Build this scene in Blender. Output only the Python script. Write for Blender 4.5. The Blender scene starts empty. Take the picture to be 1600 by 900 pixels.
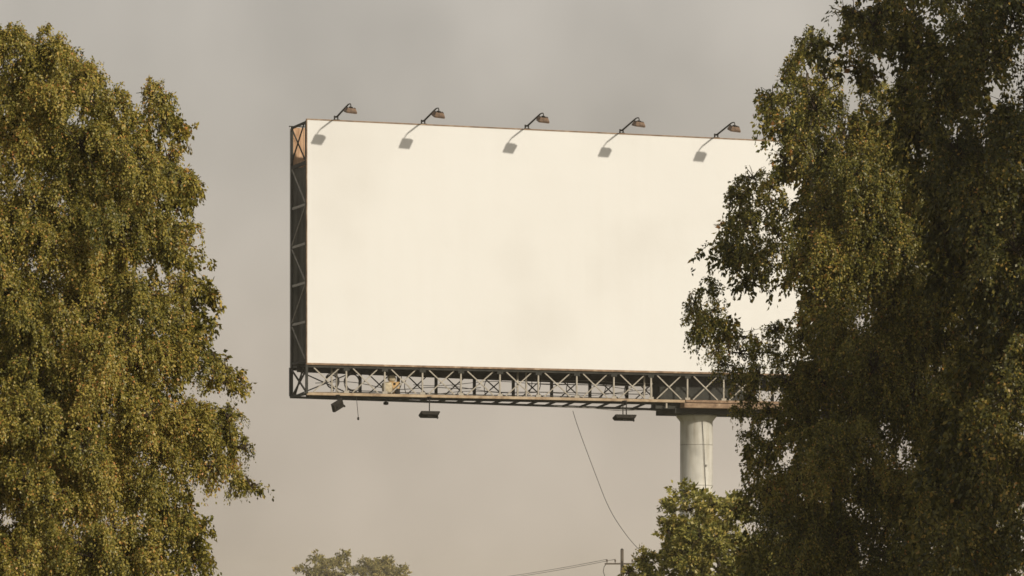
import bpy, math
import numpy as np
from mathutils import Vector, Matrix, Quaternion

scene = bpy.context.scene
rng = np.random.default_rng(11)
COL = scene.collection

# ------------------------------------------------------------------ camera
CAM_Z = 1.65
FPX = 5800.0            # focal length in pixels of a 1600 px wide frame
HORIZON = 950.0         # row of the horizon in that frame (below the picture)
cam_d = bpy.data.cameras.new('camera')
cam_d.sensor_width = 36.0
cam_d.lens = 36.0 * FPX / 1600.0
cam_d.shift_y = (HORIZON - 450.0) / 1600.0
cam_d.clip_start = 0.5
cam_d.clip_end = 9000.0
cam = bpy.data.objects.new('camera', cam_d)
cam.location = (0, 0, CAM_Z)
cam.rotation_euler = (math.radians(90), 0, 0)
COL.objects.link(cam)
scene.camera = cam

# ------------------------------------------------------------------ sun, sky, exposure
SUN = Vector((0.633, -0.627, 0.453)).normalized()      # towards the sun
SUN_EL = math.asin(SUN.z)
SUN_AZ = math.atan2(SUN.x, SUN.y)
sun_d = bpy.data.lights.new('sun', 'SUN')
sun_d.energy = 3.6
sun_d.angle = math.radians(1.8)
sun_d.color = (1.0, 0.88, 0.70)
sun = bpy.data.objects.new('sun', sun_d)
sun.rotation_euler = SUN.to_track_quat('Z', 'Y').to_euler()
sun.location = (40, -40, 60)
COL.objects.link(sun)

world = bpy.data.worlds.new('World')
scene.world = world
world.use_nodes = True
wn, wl = world.node_tree.nodes, world.node_tree.links
wn.clear()
w_out = wn.new('ShaderNodeOutputWorld')
w_bg = wn.new('ShaderNodeBackground')
w_bg.inputs['Strength'].default_value = 0.1
sky = wn.new('ShaderNodeTexSky')
sky.sky_type = 'NISHITA'
sky.sun_disc = False
sky.sun_elevation = SUN_EL
sky.sun_rotation = SUN_AZ
sky.altitude = 0
sky.air_density = 1.0
sky.dust_density = 7.0
sky.ozone_density = 0.6
w_tc = wn.new('ShaderNodeTexCoord')
w_map = wn.new('ShaderNodeMapping')
w_map.inputs['Location'].default_value = (0.36, 0.05, 0.30)
w_map.inputs['Scale'].default_value = (1.0, 1.0, 0.75)
w_no = wn.new('ShaderNodeTexNoise')
w_no.inputs['Scale'].default_value = 17.0
w_no.inputs['Detail'].default_value = 3.0
w_no.inputs['Roughness'].default_value = 0.45
w_cr = wn.new('ShaderNodeValToRGB')            # thin overcast: grey veil with slightly lighter patches
w_cr.color_ramp.elements[0].position = 0.30
w_cr.color_ramp.elements[0].color = (4.55, 4.12, 3.54, 1)
w_cr.color_ramp.elements[1].position = 0.72
w_cr.color_ramp.elements[1].color = (6.65, 6.05, 5.25, 1)
w_mix = wn.new('ShaderNodeMix')
w_mix.data_type = 'RGBA'
w_mix.inputs[0].default_value = 0.80
wl.new(w_tc.outputs['Generated'], w_map.inputs['Vector'])
wl.new(w_map.outputs['Vector'], w_no.inputs['Vector'])
wl.new(w_no.outputs['Fac'], w_cr.inputs['Fac'])
wl.new(sky.outputs['Color'], w_mix.inputs[6])
wl.new(w_cr.outputs['Color'], w_mix.inputs[7])
w_sep = wn.new('ShaderNodeSeparateXYZ')
w_mr = wn.new('ShaderNodeMapRange')
w_mr.interpolation_type = 'SMOOTHSTEP'
w_mr.inputs['From Min'].default_value = 0.0
w_mr.inputs['From Max'].default_value = 0.16
w_ht = wn.new('ShaderNodeValToRGB')
w_ht.color_ramp.elements[0].color = (1.13, 1.08, 1.035, 1)
w_ht.color_ramp.elements[1].color = (1.0, 1.0, 1.0, 1)
w_mul = wn.new('ShaderNodeMix')
w_mul.data_type = 'RGBA'
w_mul.blend_type = 'MULTIPLY'
w_mul.inputs[0].default_value = 1.0
wl.new(w_tc.outputs['Generated'], w_sep.inputs[0])
wl.new(w_sep.outputs['Z'], w_mr.inputs['Value'])
wl.new(w_mr.outputs[0], w_ht.inputs['Fac'])
wl.new(w_mix.outputs[2], w_mul.inputs[6])
wl.new(w_ht.outputs['Color'], w_mul.inputs[7])
wl.new(w_mul.outputs[2], w_bg.inputs['Color'])
wl.new(w_bg.outputs['Background'], w_out.inputs['Surface'])

vs = scene.view_settings
vs.view_transform = 'Standard'
vs.look = 'None'
vs.exposure = 0.0
vs.gamma = 1.0
vs.use_curve_mapping = False
scene.cycles.use_denoising = True
scene.cycles.denoiser = 'OPENIMAGEDENOISE'
scene.cycles.max_bounces = 8
scene.cycles.transparent_max_bounces = 8
scene.cycles.volume_bounces = 1
scene.cycles.pixel_filter_type = 'BLACKMAN_HARRIS'
scene.cycles.filter_width = 1.6

# ------------------------------------------------------------------ helpers
def P(px, py, d):
    """point at distance d (m, along the view axis) that falls on pixel (px, py) of the 1600x900 frame"""
    return Vector(((px - 800.0) / FPX * d, d, CAM_Z + (HORIZON - py) / FPX * d))

def tag(o, label=None, cat=None, group=None, kind=None):
    if label: o['label'] = label
    if cat: o['category'] = cat
    if group: o['group'] = group
    if kind: o['kind'] = kind
    return o

def empty(name, loc=(0, 0, 0), rz=0.0):
    o = bpy.data.objects.new(name, None)
    o.empty_display_size = 0.2
    o.location = loc
    o.rotation_euler = (0, 0, rz)
    COL.objects.link(o)
    return o

def link(name, me, parent=None, mat=None):
    o = bpy.data.objects.new(name, me)
    if mat is not None and len(me.materials) == 0:
        me.materials.append(mat)
    COL.objects.link(o)
    if parent is not None:
        o.parent = parent
    return o

def mesh_from(name, verts, faces, smooth=False):
    me = bpy.data.meshes.new(name)
    me.from_pydata([tuple(v) for v in verts], [], faces)
    me.update()
    if smooth:
        me.polygons.foreach_set('use_smooth', [True] * len(me.polygons))
    return me

CUBE_F = [(0, 3, 2, 1), (4, 5, 6, 7), (0, 1, 5, 4), (1, 2, 6, 5), (2, 3, 7, 6), (3, 0, 4, 7)]

def box_vf(x0, x1, y0, y1, z0, z1, c=0.0):
    """box, with its long edges chamfered by c when c > 0 (chamfer on the four edges along x)"""
    if c <= 0:
        v = [(x0, y0, z0), (x1, y0, z0), (x1, y1, z0), (x0, y1, z0), (x0, y0, z1), (x1, y0, z1), (x1, y1, z1), (x0, y1, z1)]
        return v, CUBE_F
    ring = [(y0 + c, z0), (y1 - c, z0), (y1, z0 + c), (y1, z1 - c), (y1 - c, z1), (y0 + c, z1), (y0, z1 - c), (y0, z0 + c)]
    v = [(x0, y, z) for y, z in ring] + [(x1, y, z) for y, z in ring]
    f = [tuple(range(7, -1, -1)), tuple(range(8, 16))]
    f += [(i, (i + 1) % 8, (i + 1) % 8 + 8, i + 8) for i in range(8)]
    return v, f

def box(name, x0, x1, y0, y1, z0, z1, mat, parent, c=0.0):
    v, f = box_vf(x0, x1, y0, y1, z0, z1, c)
    return link(name, mesh_from(name, v, f), parent, mat)

_cache = {}
def bar(name, p, q, w, h, mat, parent, c=0.0):
    """straight steel member from p to q, section w x h; members of equal size share one mesh"""
    p, q = Vector(p), Vector(q)
    d = q - p
    L = round(d.length, 3)
    key = (L, w, h, mat.name, c)
    if key not in _cache:
        v, f = box_vf(0, L, -w / 2, w / 2, -h / 2, h / 2, c)
        me = mesh_from(name, v, f)
        me.materials.append(mat)
        _cache[key] = me
    o = link(name, _cache[key], parent)
    x = d.normalized()
    up = Vector((0, 0, 1)) if abs(x.z) < 0.95 else Vector((0, 1, 0))
    y = up.cross(x).normalized()
    z = x.cross(y)
    m = Matrix(((x.x, y.x, z.x, p.x), (x.y, y.y, z.y, p.y), (x.z, y.z, z.z, p.z), (0, 0, 0, 1)))
    o.matrix_basis = m
    return o

def tube_vf(pts, radii, sides=6, cap=True, off=0):
    pts = [Vector(p) for p in pts]
    n = len(pts)
    if not hasattr(radii, '__len__'):
        radii = [radii] * n
    verts, faces = [], []
    ref = None
    for i in range(n):
        t = (pts[min(i + 1, n - 1)] - pts[max(i - 1, 0)])
        t = t.normalized() if t.length > 1e-9 else Vector((0, 0, 1))
        if ref is None:
            ref = Vector((1, 0, 0)) if abs(t.x) < 0.8 else Vector((0, 1, 0))
        a = (ref - t * ref.dot(t)).normalized()
        b = t.cross(a)
        ref = a
        for k in range(sides):
            an = 2 * math.pi * k / sides
            verts.append(pts[i] + (a * math.cos(an) + b * math.sin(an)) * radii[i])
    for i in range(n - 1):
        for k in range(sides):
            k2 = (k + 1) % sides
            faces.append((off + i * sides + k, off + i * sides + k2, off + (i + 1) * sides + k2, off + (i + 1) * sides + k))
    if cap:
        faces.append(tuple(off + k for k in range(sides - 1, -1, -1)))
        faces.append(tuple(off + (n - 1) * sides + k for k in range(sides)))
    return verts, faces

def tube(name, pts, radii, mat, parent=None, sides=6, smooth=True):
    v, f = tube_vf(pts, radii, sides)
    return link(name, mesh_from(name, v, f, smooth), parent, mat)

def lathe(name, prof, mat, parent, sides=32, smooth=True, cx=0.0, cy=0.0):
    v, f = [], []
    for r, z in prof:
        for k in range(sides):
            a = 2 * math.pi * k / sides
            v.append((cx + r * math.cos(a), cy + r * math.sin(a), z))
    for i in range(len(prof) - 1):
        for k in range(sides):
            k2 = (k + 1) % sides
            f.append((i * sides + k, i * sides + k2, (i + 1) * sides + k2, (i + 1) * sides + k))
    f.append(tuple(range(sides - 1, -1, -1)))
    f.append(tuple((len(prof) - 1) * sides + k for k in range(sides)))
    me = mesh_from(name, v, f, smooth)
    return link(name, me, parent, mat)

# ------------------------------------------------------------------ materials
def new_mat(name):
    m = bpy.data.materials.new(name)
    m.use_nodes = True
    nt = m.node_tree
    return m, nt.nodes, nt.links, nt.nodes['Principled BSDF']

def ramp(nodes, stops):
    r = nodes.new('ShaderNodeValToRGB')
    el = r.color_ramp.elements
    while len(el) < len(stops):
        el.new(0.5)
    for e, (p, c) in zip(el, stops):
        e.position = p
        e.color = (c[0], c[1], c[2], 1)
    return r

def noise_mat(name, stops, scale=4.0, detail=6.0, rough=0.6, metal=0.0, bump=0.0, stretch=(1, 1, 1), bscale=None, nrough=0.6, distort=0.0):
    m, n, l, b = new_mat(name)
    tc = n.new('ShaderNodeTexCoord')
    mp = n.new('ShaderNodeMapping')
    mp.inputs['Scale'].default_value = stretch
    l.new(tc.outputs['Object'], mp.inputs['Vector'])
    no = n.new('ShaderNodeTexNoise')
    no.inputs['Scale'].default_value = scale
    no.inputs['Detail'].default_value = detail
    no.inputs['Roughness'].default_value = nrough
    no.inputs['Distortion'].default_value = distort
    l.new(mp.outputs['Vector'], no.inputs['Vector'])
    r = ramp(n, stops)
    l.new(no.outputs['Fac'], r.inputs['Fac'])
    l.new(r.outputs['Color'], b.inputs['Base Color'])
    b.inputs['Roughness'].default_value = rough
    b.inputs['Metallic'].default_value = metal
    if bump > 0:
        n2 = n.new('ShaderNodeTexNoise')
        n2.inputs['Scale'].default_value = bscale or scale * 4
        n2.inputs['Detail'].default_value = 4
        l.new(mp.outputs['Vector'], n2.inputs['Vector'])
        bp = n.new('ShaderNodeBump')
        bp.inputs['Strength'].default_value = bump
        bp.inputs['Distance'].default_value = 0.02
        l.new(n2.outputs['Fac'], bp.inputs['Height'])
        l.new(bp.outputs['Normal'], b.inputs['Normal'])
    return m

M = {}
def vinyl_mat():
    m, n, l, b = new_mat('blank_vinyl')
    tc = n.new('ShaderNodeTexCoord')
    a = n.new('ShaderNodeTexNoise'); a.inputs['Scale'].default_value = 0.17; a.inputs['Detail'].default_value = 5
    l.new(tc.outputs['Object'], a.inputs['Vector'])
    r = ramp(n, [(0.32, (0.585, 0.60, 0.615)), (0.50, (0.638, 0.66, 0.683)), (0.75, (0.655, 0.68, 0.708))])
    l.new(a.outputs['Fac'], r.inputs['Fac'])
    mp = n.new('ShaderNodeMapping'); mp.inputs['Scale'].default_value = (2.6, 1, 0.16)
    l.new(tc.outputs['Object'], mp.inputs['Vector'])
    s_ = n.new('ShaderNodeTexNoise'); s_.inputs['Scale'].default_value = 1.4; s_.inputs['Detail'].default_value = 7
    l.new(mp.outputs['Vector'], s_.inputs['Vector'])
    r2 = ramp(n, [(0.34, (0.90, 0.885, 0.86)), (0.52, (1, 1, 1))])
    l.new(s_.outputs['Fac'], r2.inputs['Fac'])
    mx = n.new('ShaderNodeMix'); mx.data_type = 'RGBA'; mx.blend_type = 'MULTIPLY'; mx.inputs[0].default_value = 0.10
    l.new(r.outputs['Color'], mx.inputs[6]); l.new(r2.outputs['Color'], mx.inputs[7])
    l.new(mx.outputs[2], b.inputs['Base Color'])
    b.inputs['Roughness'].default_value = 0.6
    c = n.new('ShaderNodeTexNoise'); c.inputs['Scale'].default_value = 0.9; c.inputs['Detail'].default_value = 4
    l.new(tc.outputs['Object'], c.inputs['Vector'])
    bp = n.new('ShaderNodeBump'); bp.inputs['Strength'].default_value = 0.22; bp.inputs['Distance'].default_value = 0.05
    l.new(c.outputs['Fac'], bp.inputs['Height']); l.new(bp.outputs['Normal'], b.inputs['Normal'])
    return m
M['vinyl'] = vinyl_mat()
M['trim'] = noise_mat('rusty_trim', [(0.3, (0.12, 0.075, 0.045)), (0.55, (0.25, 0.17, 0.11)), (0.75, (0.40, 0.33, 0.25))], 4.0, 9, 0.75)
M['dark'] = noise_mat('dark_and_shaded_steel', [(0.3, (0.022, 0.024, 0.023)), (0.6, (0.042, 0.044, 0.041)), (0.8, (0.075, 0.058, 0.042))], 3.0, 7, 0.8)  # dark steel; on the rear lattice it also carries the shade
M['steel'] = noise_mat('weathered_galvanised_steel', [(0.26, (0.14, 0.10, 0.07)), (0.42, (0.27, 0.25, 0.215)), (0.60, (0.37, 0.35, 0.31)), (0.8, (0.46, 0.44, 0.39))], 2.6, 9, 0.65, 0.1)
M['rail'] = noise_mat('ochre_primed_steel', [(0.28, (0.17, 0.11, 0.07)), (0.46, (0.33, 0.25, 0.165)), (0.75, (0.45, 0.38, 0.285))], 3.0, 9, 0.75)
M['sheet'] = noise_mat('shaded_part_grey', [(0.30, (0.075, 0.08, 0.075)), (0.5, (0.14, 0.145, 0.135)), (0.68, (0.20, 0.20, 0.18)), (0.8, (0.24, 0.17, 0.11))], 2.0, 8, 0.7, stretch=(2.2, 1, 0.35), distort=0.5)  # shade below the sunlit band is put into this grey
M['sunlit_band'] = noise_mat('sunlit_band_peach', [(0.30, (0.16, 0.085, 0.045)), (0.42, (0.40, 0.25, 0.15)), (0.62, (0.56, 0.38, 0.25)), (0.8, (0.62, 0.46, 0.32))], 2.4, 9, 0.8, stretch=(3.0, 1, 0.6), distort=0.8)  # peach holds the sunlight that falls on the top inner band
M['lamp'] = noise_mat('rusty_lamp_metal', [(0.3, (0.05, 0.032, 0.022)), (0.5, (0.12, 0.075, 0.048)), (0.75, (0.24, 0.16, 0.105))], 9.0, 6, 0.7, 0.1)
M['lampdark'] = noise_mat('black_lamp_metal', [(0.3, (0.012, 0.011, 0.010)), (0.7, (0.030, 0.027, 0.023))], 9.0, 4, 0.8)
M['cable'] = noise_mat('black_cable', [(0.3, (0.02, 0.02, 0.02)), (0.7, (0.05, 0.045, 0.04))], 6.0, 2, 0.6)
M['conduit'] = noise_mat('grey_conduit', [(0.3, (0.12, 0.115, 0.105)), (0.7, (0.26, 0.25, 0.23))], 6.0, 4, 0.5)
M['sack'] = noise_mat('dusty_sackcloth', [(0.3, (0.30, 0.26, 0.18)), (0.7, (0.50, 0.45, 0.34))], 9.0, 5, 0.9, bump=0.5)
M['ochrebox'] = noise_mat('yellow_plastic', [(0.3, (0.40, 0.25, 0.10)), (0.7, (0.62, 0.43, 0.20))], 5.0, 4, 0.55)
M['wood'] = noise_mat('grey_pole_wood', [(0.3, (0.045, 0.036, 0.027)), (0.7, (0.10, 0.08, 0.06))], 3.0, 6, 0.85, stretch=(6, 6, 0.6))
M['ceramic'] = noise_mat('brown_ceramic', [(0.3, (0.05, 0.035, 0.03)), (0.7, (0.10, 0.07, 0.05))], 8.0, 2, 0.3)
M['bark'] = noise_mat('birch_bark', [(0.34, (0.035, 0.028, 0.02)), (0.5, (0.14, 0.115, 0.085)), (0.62, (0.34, 0.31, 0.26))], 5.0, 8, 0.85, bump=0.6, stretch=(1, 1, 3.0))
M['twig'] = noise_mat('twig_bark', [(0.3, (0.022, 0.016, 0.011)), (0.7, (0.055, 0.040, 0.028))], 8.0, 3, 0.85)
M['lens'] = noise_mat('dusty_lamp_glass', [(0.3, (0.20, 0.18, 0.15)), (0.7, (0.32, 0.29, 0.24))], 6.0, 3, 0.15)

def column_mat():
    m, n, l, b = new_mat('painted_column')
    tc = n.new('ShaderNodeTexCoord')
    a = n.new('ShaderNodeTexNoise'); a.inputs['Scale'].default_value = 1.1; a.inputs['Detail'].default_value = 7
    l.new(tc.outputs['Object'], a.inputs['Vector'])
    r = ramp(n, [(0.3, (0.43, 0.435, 0.42)), (0.55, (0.585, 0.59, 0.57)), (0.8, (0.64, 0.645, 0.62))])
    l.new(a.outputs['Fac'], r.inputs['Fac'])
    mp = n.new('ShaderNodeMapping'); mp.inputs['Scale'].default_value = (3, 3, 0.35)
    l.new(tc.outputs['Object'], mp.inputs['Vector'])
    s = n.new('ShaderNodeTexNoise'); s.inputs['Scale'].default_value = 1.6; s.inputs['Detail'].default_value = 6
    l.new(mp.outputs['Vector'], s.inputs['Vector'])
    r2 = ramp(n, [(0.30, (0.42, 0.34, 0.25)), (0.42, (0.80, 0.76, 0.70)), (0.54, (1, 1, 1))])
    l.new(s.outputs['Fac'], r2.inputs['Fac'])
    mx = n.new('ShaderNodeMix'); mx.data_type = 'RGBA'; mx.blend_type = 'MULTIPLY'; mx.inputs[0].default_value = 0.45
    l.new(r.outputs['Color'], mx.inputs[6]); l.new(r2.outputs['Color'], mx.inputs[7])
    l.new(mx.outputs[2], b.inputs['Base Color'])
    b.inputs['Roughness'].default_value = 0.6
    return m
M['column'] = column_mat()
for k_ in ('dark', 'lampdark', 'cable', 'twig'):
    M[k_].node_tree.nodes['Principled BSDF'].inputs['Specular IOR Level'].default_value = 0.2

def leaf_mat(name, stops, trans=0.28, gloss=0.03):
    m = bpy.data.materials.new(name)
    m.use_nodes = True
    n, l = m.node_tree.nodes, m.node_tree.links
    n.clear()
    out = n.new('ShaderNodeOutputMaterial')
    at = n.new('ShaderNodeAttribute'); at.attribute_name = 'tint'
    r = ramp(n, stops)
    l.new(at.outputs['Fac'], r.inputs['Fac'])
    d = n.new('ShaderNodeBsdfDiffuse')
    t = n.new('ShaderNodeBsdfTranslucent')
    g = n.new('ShaderNodeBsdfGlossy'); g.inputs['Roughness'].default_value = 0.45
    g.inputs['Color'].default_value = (0.8, 0.8, 0.8, 1)
    m1 = n.new('ShaderNodeMixShader'); m1.inputs['Fac'].default_value = trans
    m2 = n.new('ShaderNodeMixShader'); m2.inputs['Fac'].default_value = gloss
    l.new(r.outputs['Color'], d.inputs['Color'])
    l.new(r.outputs['Color'], t.inputs['Color'])
    l.new(d.outputs[0], m1.inputs[1]); l.new(t.outputs[0], m1.inputs[2])
    l.new(m1.outputs[0], m2.inputs[1]); l.new(g.outputs[0], m2.inputs[2])
    l.new(m2.outputs[0], out.inputs['Surface'])
    return m

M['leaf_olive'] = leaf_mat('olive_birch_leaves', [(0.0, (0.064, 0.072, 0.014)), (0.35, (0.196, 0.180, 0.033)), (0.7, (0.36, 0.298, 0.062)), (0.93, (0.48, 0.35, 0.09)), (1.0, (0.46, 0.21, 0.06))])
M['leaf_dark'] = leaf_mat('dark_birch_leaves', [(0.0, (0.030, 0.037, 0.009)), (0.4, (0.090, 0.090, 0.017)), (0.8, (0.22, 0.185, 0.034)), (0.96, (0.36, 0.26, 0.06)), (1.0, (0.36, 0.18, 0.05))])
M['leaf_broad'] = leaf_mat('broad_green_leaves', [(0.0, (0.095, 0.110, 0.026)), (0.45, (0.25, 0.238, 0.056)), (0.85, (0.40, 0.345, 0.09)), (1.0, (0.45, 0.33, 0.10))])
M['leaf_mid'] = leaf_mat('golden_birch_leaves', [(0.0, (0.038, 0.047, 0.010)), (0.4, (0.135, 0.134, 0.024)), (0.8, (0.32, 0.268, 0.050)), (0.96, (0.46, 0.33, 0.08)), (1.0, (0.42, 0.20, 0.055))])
M['leaf_far'] = leaf_mat('far_tree_leaves', [(0.0, (0.13, 0.135, 0.045)), (0.6, (0.29, 0.255, 0.085)), (1.0, (0.40, 0.30, 0.11))])

def ground_mat():
    m, n, l, b = new_mat('dry_grass_ground')
    tc = n.new('ShaderNodeTexCoord')
    a = n.new('ShaderNodeTexNoise'); a.inputs['Scale'].default_value = 0.06; a.inputs['Detail'].default_value = 10
    l.new(tc.outputs['Object'], a.inputs['Vector'])
    r = ramp(n, [(0.35, (0.06, 0.065, 0.022)), (0.55, (0.11, 0.10, 0.038)), (0.7, (0.19, 0.15, 0.075))])
    l.new(a.outputs['Fac'], r.inputs['Fac'])
    l.new(r.outputs['Color'], b.inputs['Base Color'])
    b.inputs['Roughness'].default_value = 0.95
    c = n.new('ShaderNodeTexNoise'); c.inputs['Scale'].default_value = 6; c.inputs['Detail'].default_value = 8
    l.new(tc.outputs['Object'], c.inputs['Vector'])
    bp = n.new('ShaderNodeBump'); bp.inputs['Strength'].default_value = 0.8; bp.inputs['Distance'].default_value = 0.1
    l.new(c.outputs['Fac'], bp.inputs['Height']); l.new(bp.outputs['Normal'], b.inputs['Normal'])
    return m
M['ground'] = ground_mat()

# ------------------------------------------------------------------ ground
GW = 1800.0
nx = 60
gv, gf = [], []
for j in range(nx + 1):
    for i in range(nx + 1):
        x = (i / nx * 2 - 1) * GW
        y = (j / nx * 2 - 1) * GW
        near = min(1.0, max(0.0, (math.hypot(x, y - 150) - 320) / 500))
        z = near * (0.8 * math.sin(x * 0.011 + 1) * math.cos(y * 0.009) - 0.9)
        gv.append((x, y, z))
for j in range(nx):
    for i in range(nx):
        a = j * (nx + 1) + i
        gf.append((a, a + 1, a + nx + 2, a + nx + 1))
ground = link('ground', mesh_from('ground', gv, gf, True), None, M['ground'])
tag(ground, kind='structure')

# ------------------------------------------------------------------ billboard
PHI = math.atan(0.3616)
CP, SP = math.cos(PHI), math.sin(PHI)
D0 = 138.1
O = P(479, 568, D0)
ZB = O.z                      # bottom edge of the face
ZT = ZB + 9.10                # top edge
LB = 20.7                     # length
DEP = 2.28                    # distance between the two faces
UC, YC = 16.18, 1.14          # column axis along the face / behind it
R_COL = 0.635
base = Vector((O.x + UC * CP - YC * SP, O.y + UC * SP + YC * CP, 0))

def u_of(px, yb=0.0):
    """distance along the face of the point yb behind it that falls on column px"""
    k = (px - 800.0) / FPX
    ox, oy = O.x - yb * SP, O.y + yb * CP
    return (k * oy - ox) / (CP - k * SP)

def W(u, yb, z):
    """billboard coordinates (along, behind, height) -> local coordinates of the billboard empty"""
    return Vector((u - UC, yb - YC, z))

def Wg(u, yb, z):
    return Vector((O.x + u * CP - yb * SP, O.y + u * SP + yb * CP, z))

bb = empty('billboard', base, PHI)
tag(bb, 'huge blank cream billboard on a thick round column, steel lattice along its foot', 'billboard')

# faces
fx0, fx1 = -UC, LB - UC
def panel_grid(name, u0, u1, z0, z1, yf, yb, mat, parent, n=24, m=12, wob=0.003):
    """vinyl skin with very slight slack between its frame, closed at the back"""
    v, f = [], []
    for j in range(m + 1):
        for i in range(n + 1):
            a, b = i / n, j / m
            w = wob * math.sin(a * 17) * math.sin(b * 9 + a * 5) * min(1, 6 * a, 6 * (1 - a), 6 * b, 6 * (1 - b))
            v.append(W(u0 + (u1 - u0) * a, yf + w, z0 + (z1 - z0) * b))
    for j in range(m):
        for i in range(n):
            k = j * (n + 1) + i
            f.append((k, k + 1, k + n + 2, k + n + 1))
    k0 = len(v)
    v += [W(u0, yb, z0), W(u1, yb, z0), W(u1, yb, z1), W(u0, yb, z1)]
    f.append((k0, k0 + 3, k0 + 2, k0 + 1))
    bl, br, tr, tl = 0, n, (m + 1) * (n + 1) - 1, m * (n + 1)
    f.append(tuple(range(bl, br + 1))[::-1] + (k0, k0 + 1))
    f.append(tuple(range(tl, tr + 1)) + (k0 + 2, k0 + 3))
    f.append(tuple(range(bl, tl + 1, n + 1)) + (k0 + 3, k0))
    f.append(tuple(range(br, tr + 1, n + 1))[::-1] + (k0 + 1, k0 + 2))
    me = mesh_from(name, v, f)
    for p in me.polygons:
        p.use_smooth = False
    return link(name, me, parent, mat)

front = panel_grid('front_face', 0.03, LB - 0.03, ZB + 0.03, ZT - 0.03, 0.0, 0.05, M['vinyl'], bb)
front['label'] = 'blank cream advertising face turned to the viewer'
box('edge_trim', fx0, fx1, -YC - 0.012, -YC + 0.09, ZT - 0.03, ZT + 0.015, M['trim'], front)
box('edge_trim', fx0, fx1, -YC - 0.012, -YC + 0.09, ZB - 0.04, ZB + 0.03, M['trim'], front)
box('edge_trim', fx0, fx0 + 0.03, -YC - 0.010, -YC + 0.088, ZB + 0.03, ZT - 0.03, M['trim'], front)
box('edge_trim', fx1 - 0.03, fx1, -YC - 0.010, -YC + 0.088, ZB + 0.03, ZT - 0.03, M['trim'], front)

# backing sheets of the front face, then of the rear face (seen from inside through the open end)
def corrugated(name, u0, u1, z0, z1, yb, amp, pitch, mat, parent, th=0.012):
    n = int((u1 - u0) / pitch * 4)
    v, f = [], []
    for s in (0, 1):
        for j in (0, 1):
            for i in range(n + 1):
                u = u0 + (u1 - u0) * i / n
                w = amp * (1, 1, -1, -1)[i % 4]
                v.append(W(u, yb + w + s * th, z0 if j == 0 else z1))
    q = n + 1
    for i in range(n):
        f.append((i, i + 1, q + i + 1, q + i))
        f.append((2 * q + i, 3 * q + i, 3 * q + i + 1, 2 * q + i + 1))
        f.append((i, 2 * q + i, 2 * q + i + 1, i + 1))
        f.append((q + i, q + i + 1, 3 * q + i + 1, 3 * q + i))
    f.append((0, q, 3 * q, 2 * q)); f.append((n, 2 * q + n, 3 * q + n, q + n))
    return link(name, mesh_from(name, v, f), parent, mat)

NS = 14
for i in range(NS):
    a, b = 0.10 + (LB - 0.2) * i / NS, 0.10 + (LB - 0.2) * (i + 1) / NS - 0.012
    corrugated('backing_sheet', a, b, ZB + 0.06, ZT - 0.06, 0.14, 0.02, 0.30, M['dark'], bb)
rear = box('rear_face', fx0 + 0.03, fx1 - 0.03, DEP - YC - 0.02, DEP - YC + 0.02, ZB - 0.02, ZT - 0.02, M['vinyl'], bb)
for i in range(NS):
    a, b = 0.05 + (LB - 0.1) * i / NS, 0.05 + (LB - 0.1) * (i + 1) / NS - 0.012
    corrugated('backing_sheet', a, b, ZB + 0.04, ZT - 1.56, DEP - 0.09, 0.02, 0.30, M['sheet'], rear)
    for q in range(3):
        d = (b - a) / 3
        box('sunlit_band_board', a + d * q - UC, a + d * (q + 1) - 0.012 - UC, DEP - 0.10 - YC - 0.006 * ((q + i) % 2), DEP - 0.078 - YC, ZT - 1.55 + 0.02 * ((q * 7 + i * 3) % 4), ZT - 0.05, M['sunlit_band'], rear)  # boards added along the sunlit strip, sunlight put into their colour
box('edge_trim', fx0, fx1, DEP - YC - 0.03, DEP - YC + 0.035, ZT - 0.02, ZT + 0.02, M['dark'], rear)
box('edge_trim', fx0, fx1, DEP - YC - 0.03, DEP - YC + 0.035, ZB - 0.06, ZB - 0.02, M['dark'], rear)

# inner frame: cross frames every 3.4 m, the first one is the open end that the photograph shows
for k, u in enumerate(np.linspace(0.06, LB - 0.06, 7)):
    fr = bar('end_frame' if k in (0, 6) else 'cross_frame', W(u, 0.24, ZB - 0.05), W(u, 0.24, ZT - 0.03), 0.07, 0.10, M['dark'], bb)
    inv = fr.matrix_basis.inverted()
    def sub(nm, p, q, w, h, mt):
        o = bar(nm, p, q, w, h, mt, fr)
        o.matrix_basis = inv @ o.matrix_basis
    sub('post', W(u, DEP - 0.17, ZB - 0.05), W(u, DEP - 0.17, ZT - 0.03), 0.07, 0.10, M['dark'])
    zs = [ZB + 0.08] + [ZB + 0.28 + 1.462 * i for i in range(6)] + [ZT - 0.07]
    zs = [ZB + 0.12, ZB + 1.58, ZB + 3.04, ZB + 4.50, ZB + 5.96, ZB + 7.52, ZT - 0.08]
    for i, z in enumerate(zs):
        sub('strut', W(u + 0.012, 0.30, z), W(u + 0.012, DEP - 0.23, z), 0.05, 0.09 if i not in (5,) else 0.14, M['conduit'] if (i in (1, 2, 3, 4) and k == 0) else M['dark'])
    for i in range(5):
        a, b = (zs[i] + 0.08, zs[i + 1] - 0.08)
        p, q = (W(u - 0.02, 0.32, a), W(u - 0.02, DEP - 0.25, b)) if i % 2 == 0 else (W(u - 0.02, DEP - 0.25, a), W(u - 0.02, 0.32, b))
        sub('brace', p, q, 0.035, 0.045, M['conduit'] if k == 0 else M['dark'])
    sub('brace', W(u - 0.02, 0.32, zs[5] + 0.1), W(u - 0.02, DEP - 0.25, zs[6] - 0.06), 0.04, 0.05, M['dark'])
    sub('brace', W(u - 0.06, DEP - 0.25, zs[5] + 0.1), W(u - 0.06, 0.32, zs[6] - 0.06), 0.04, 0.05, M['dark'])

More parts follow.
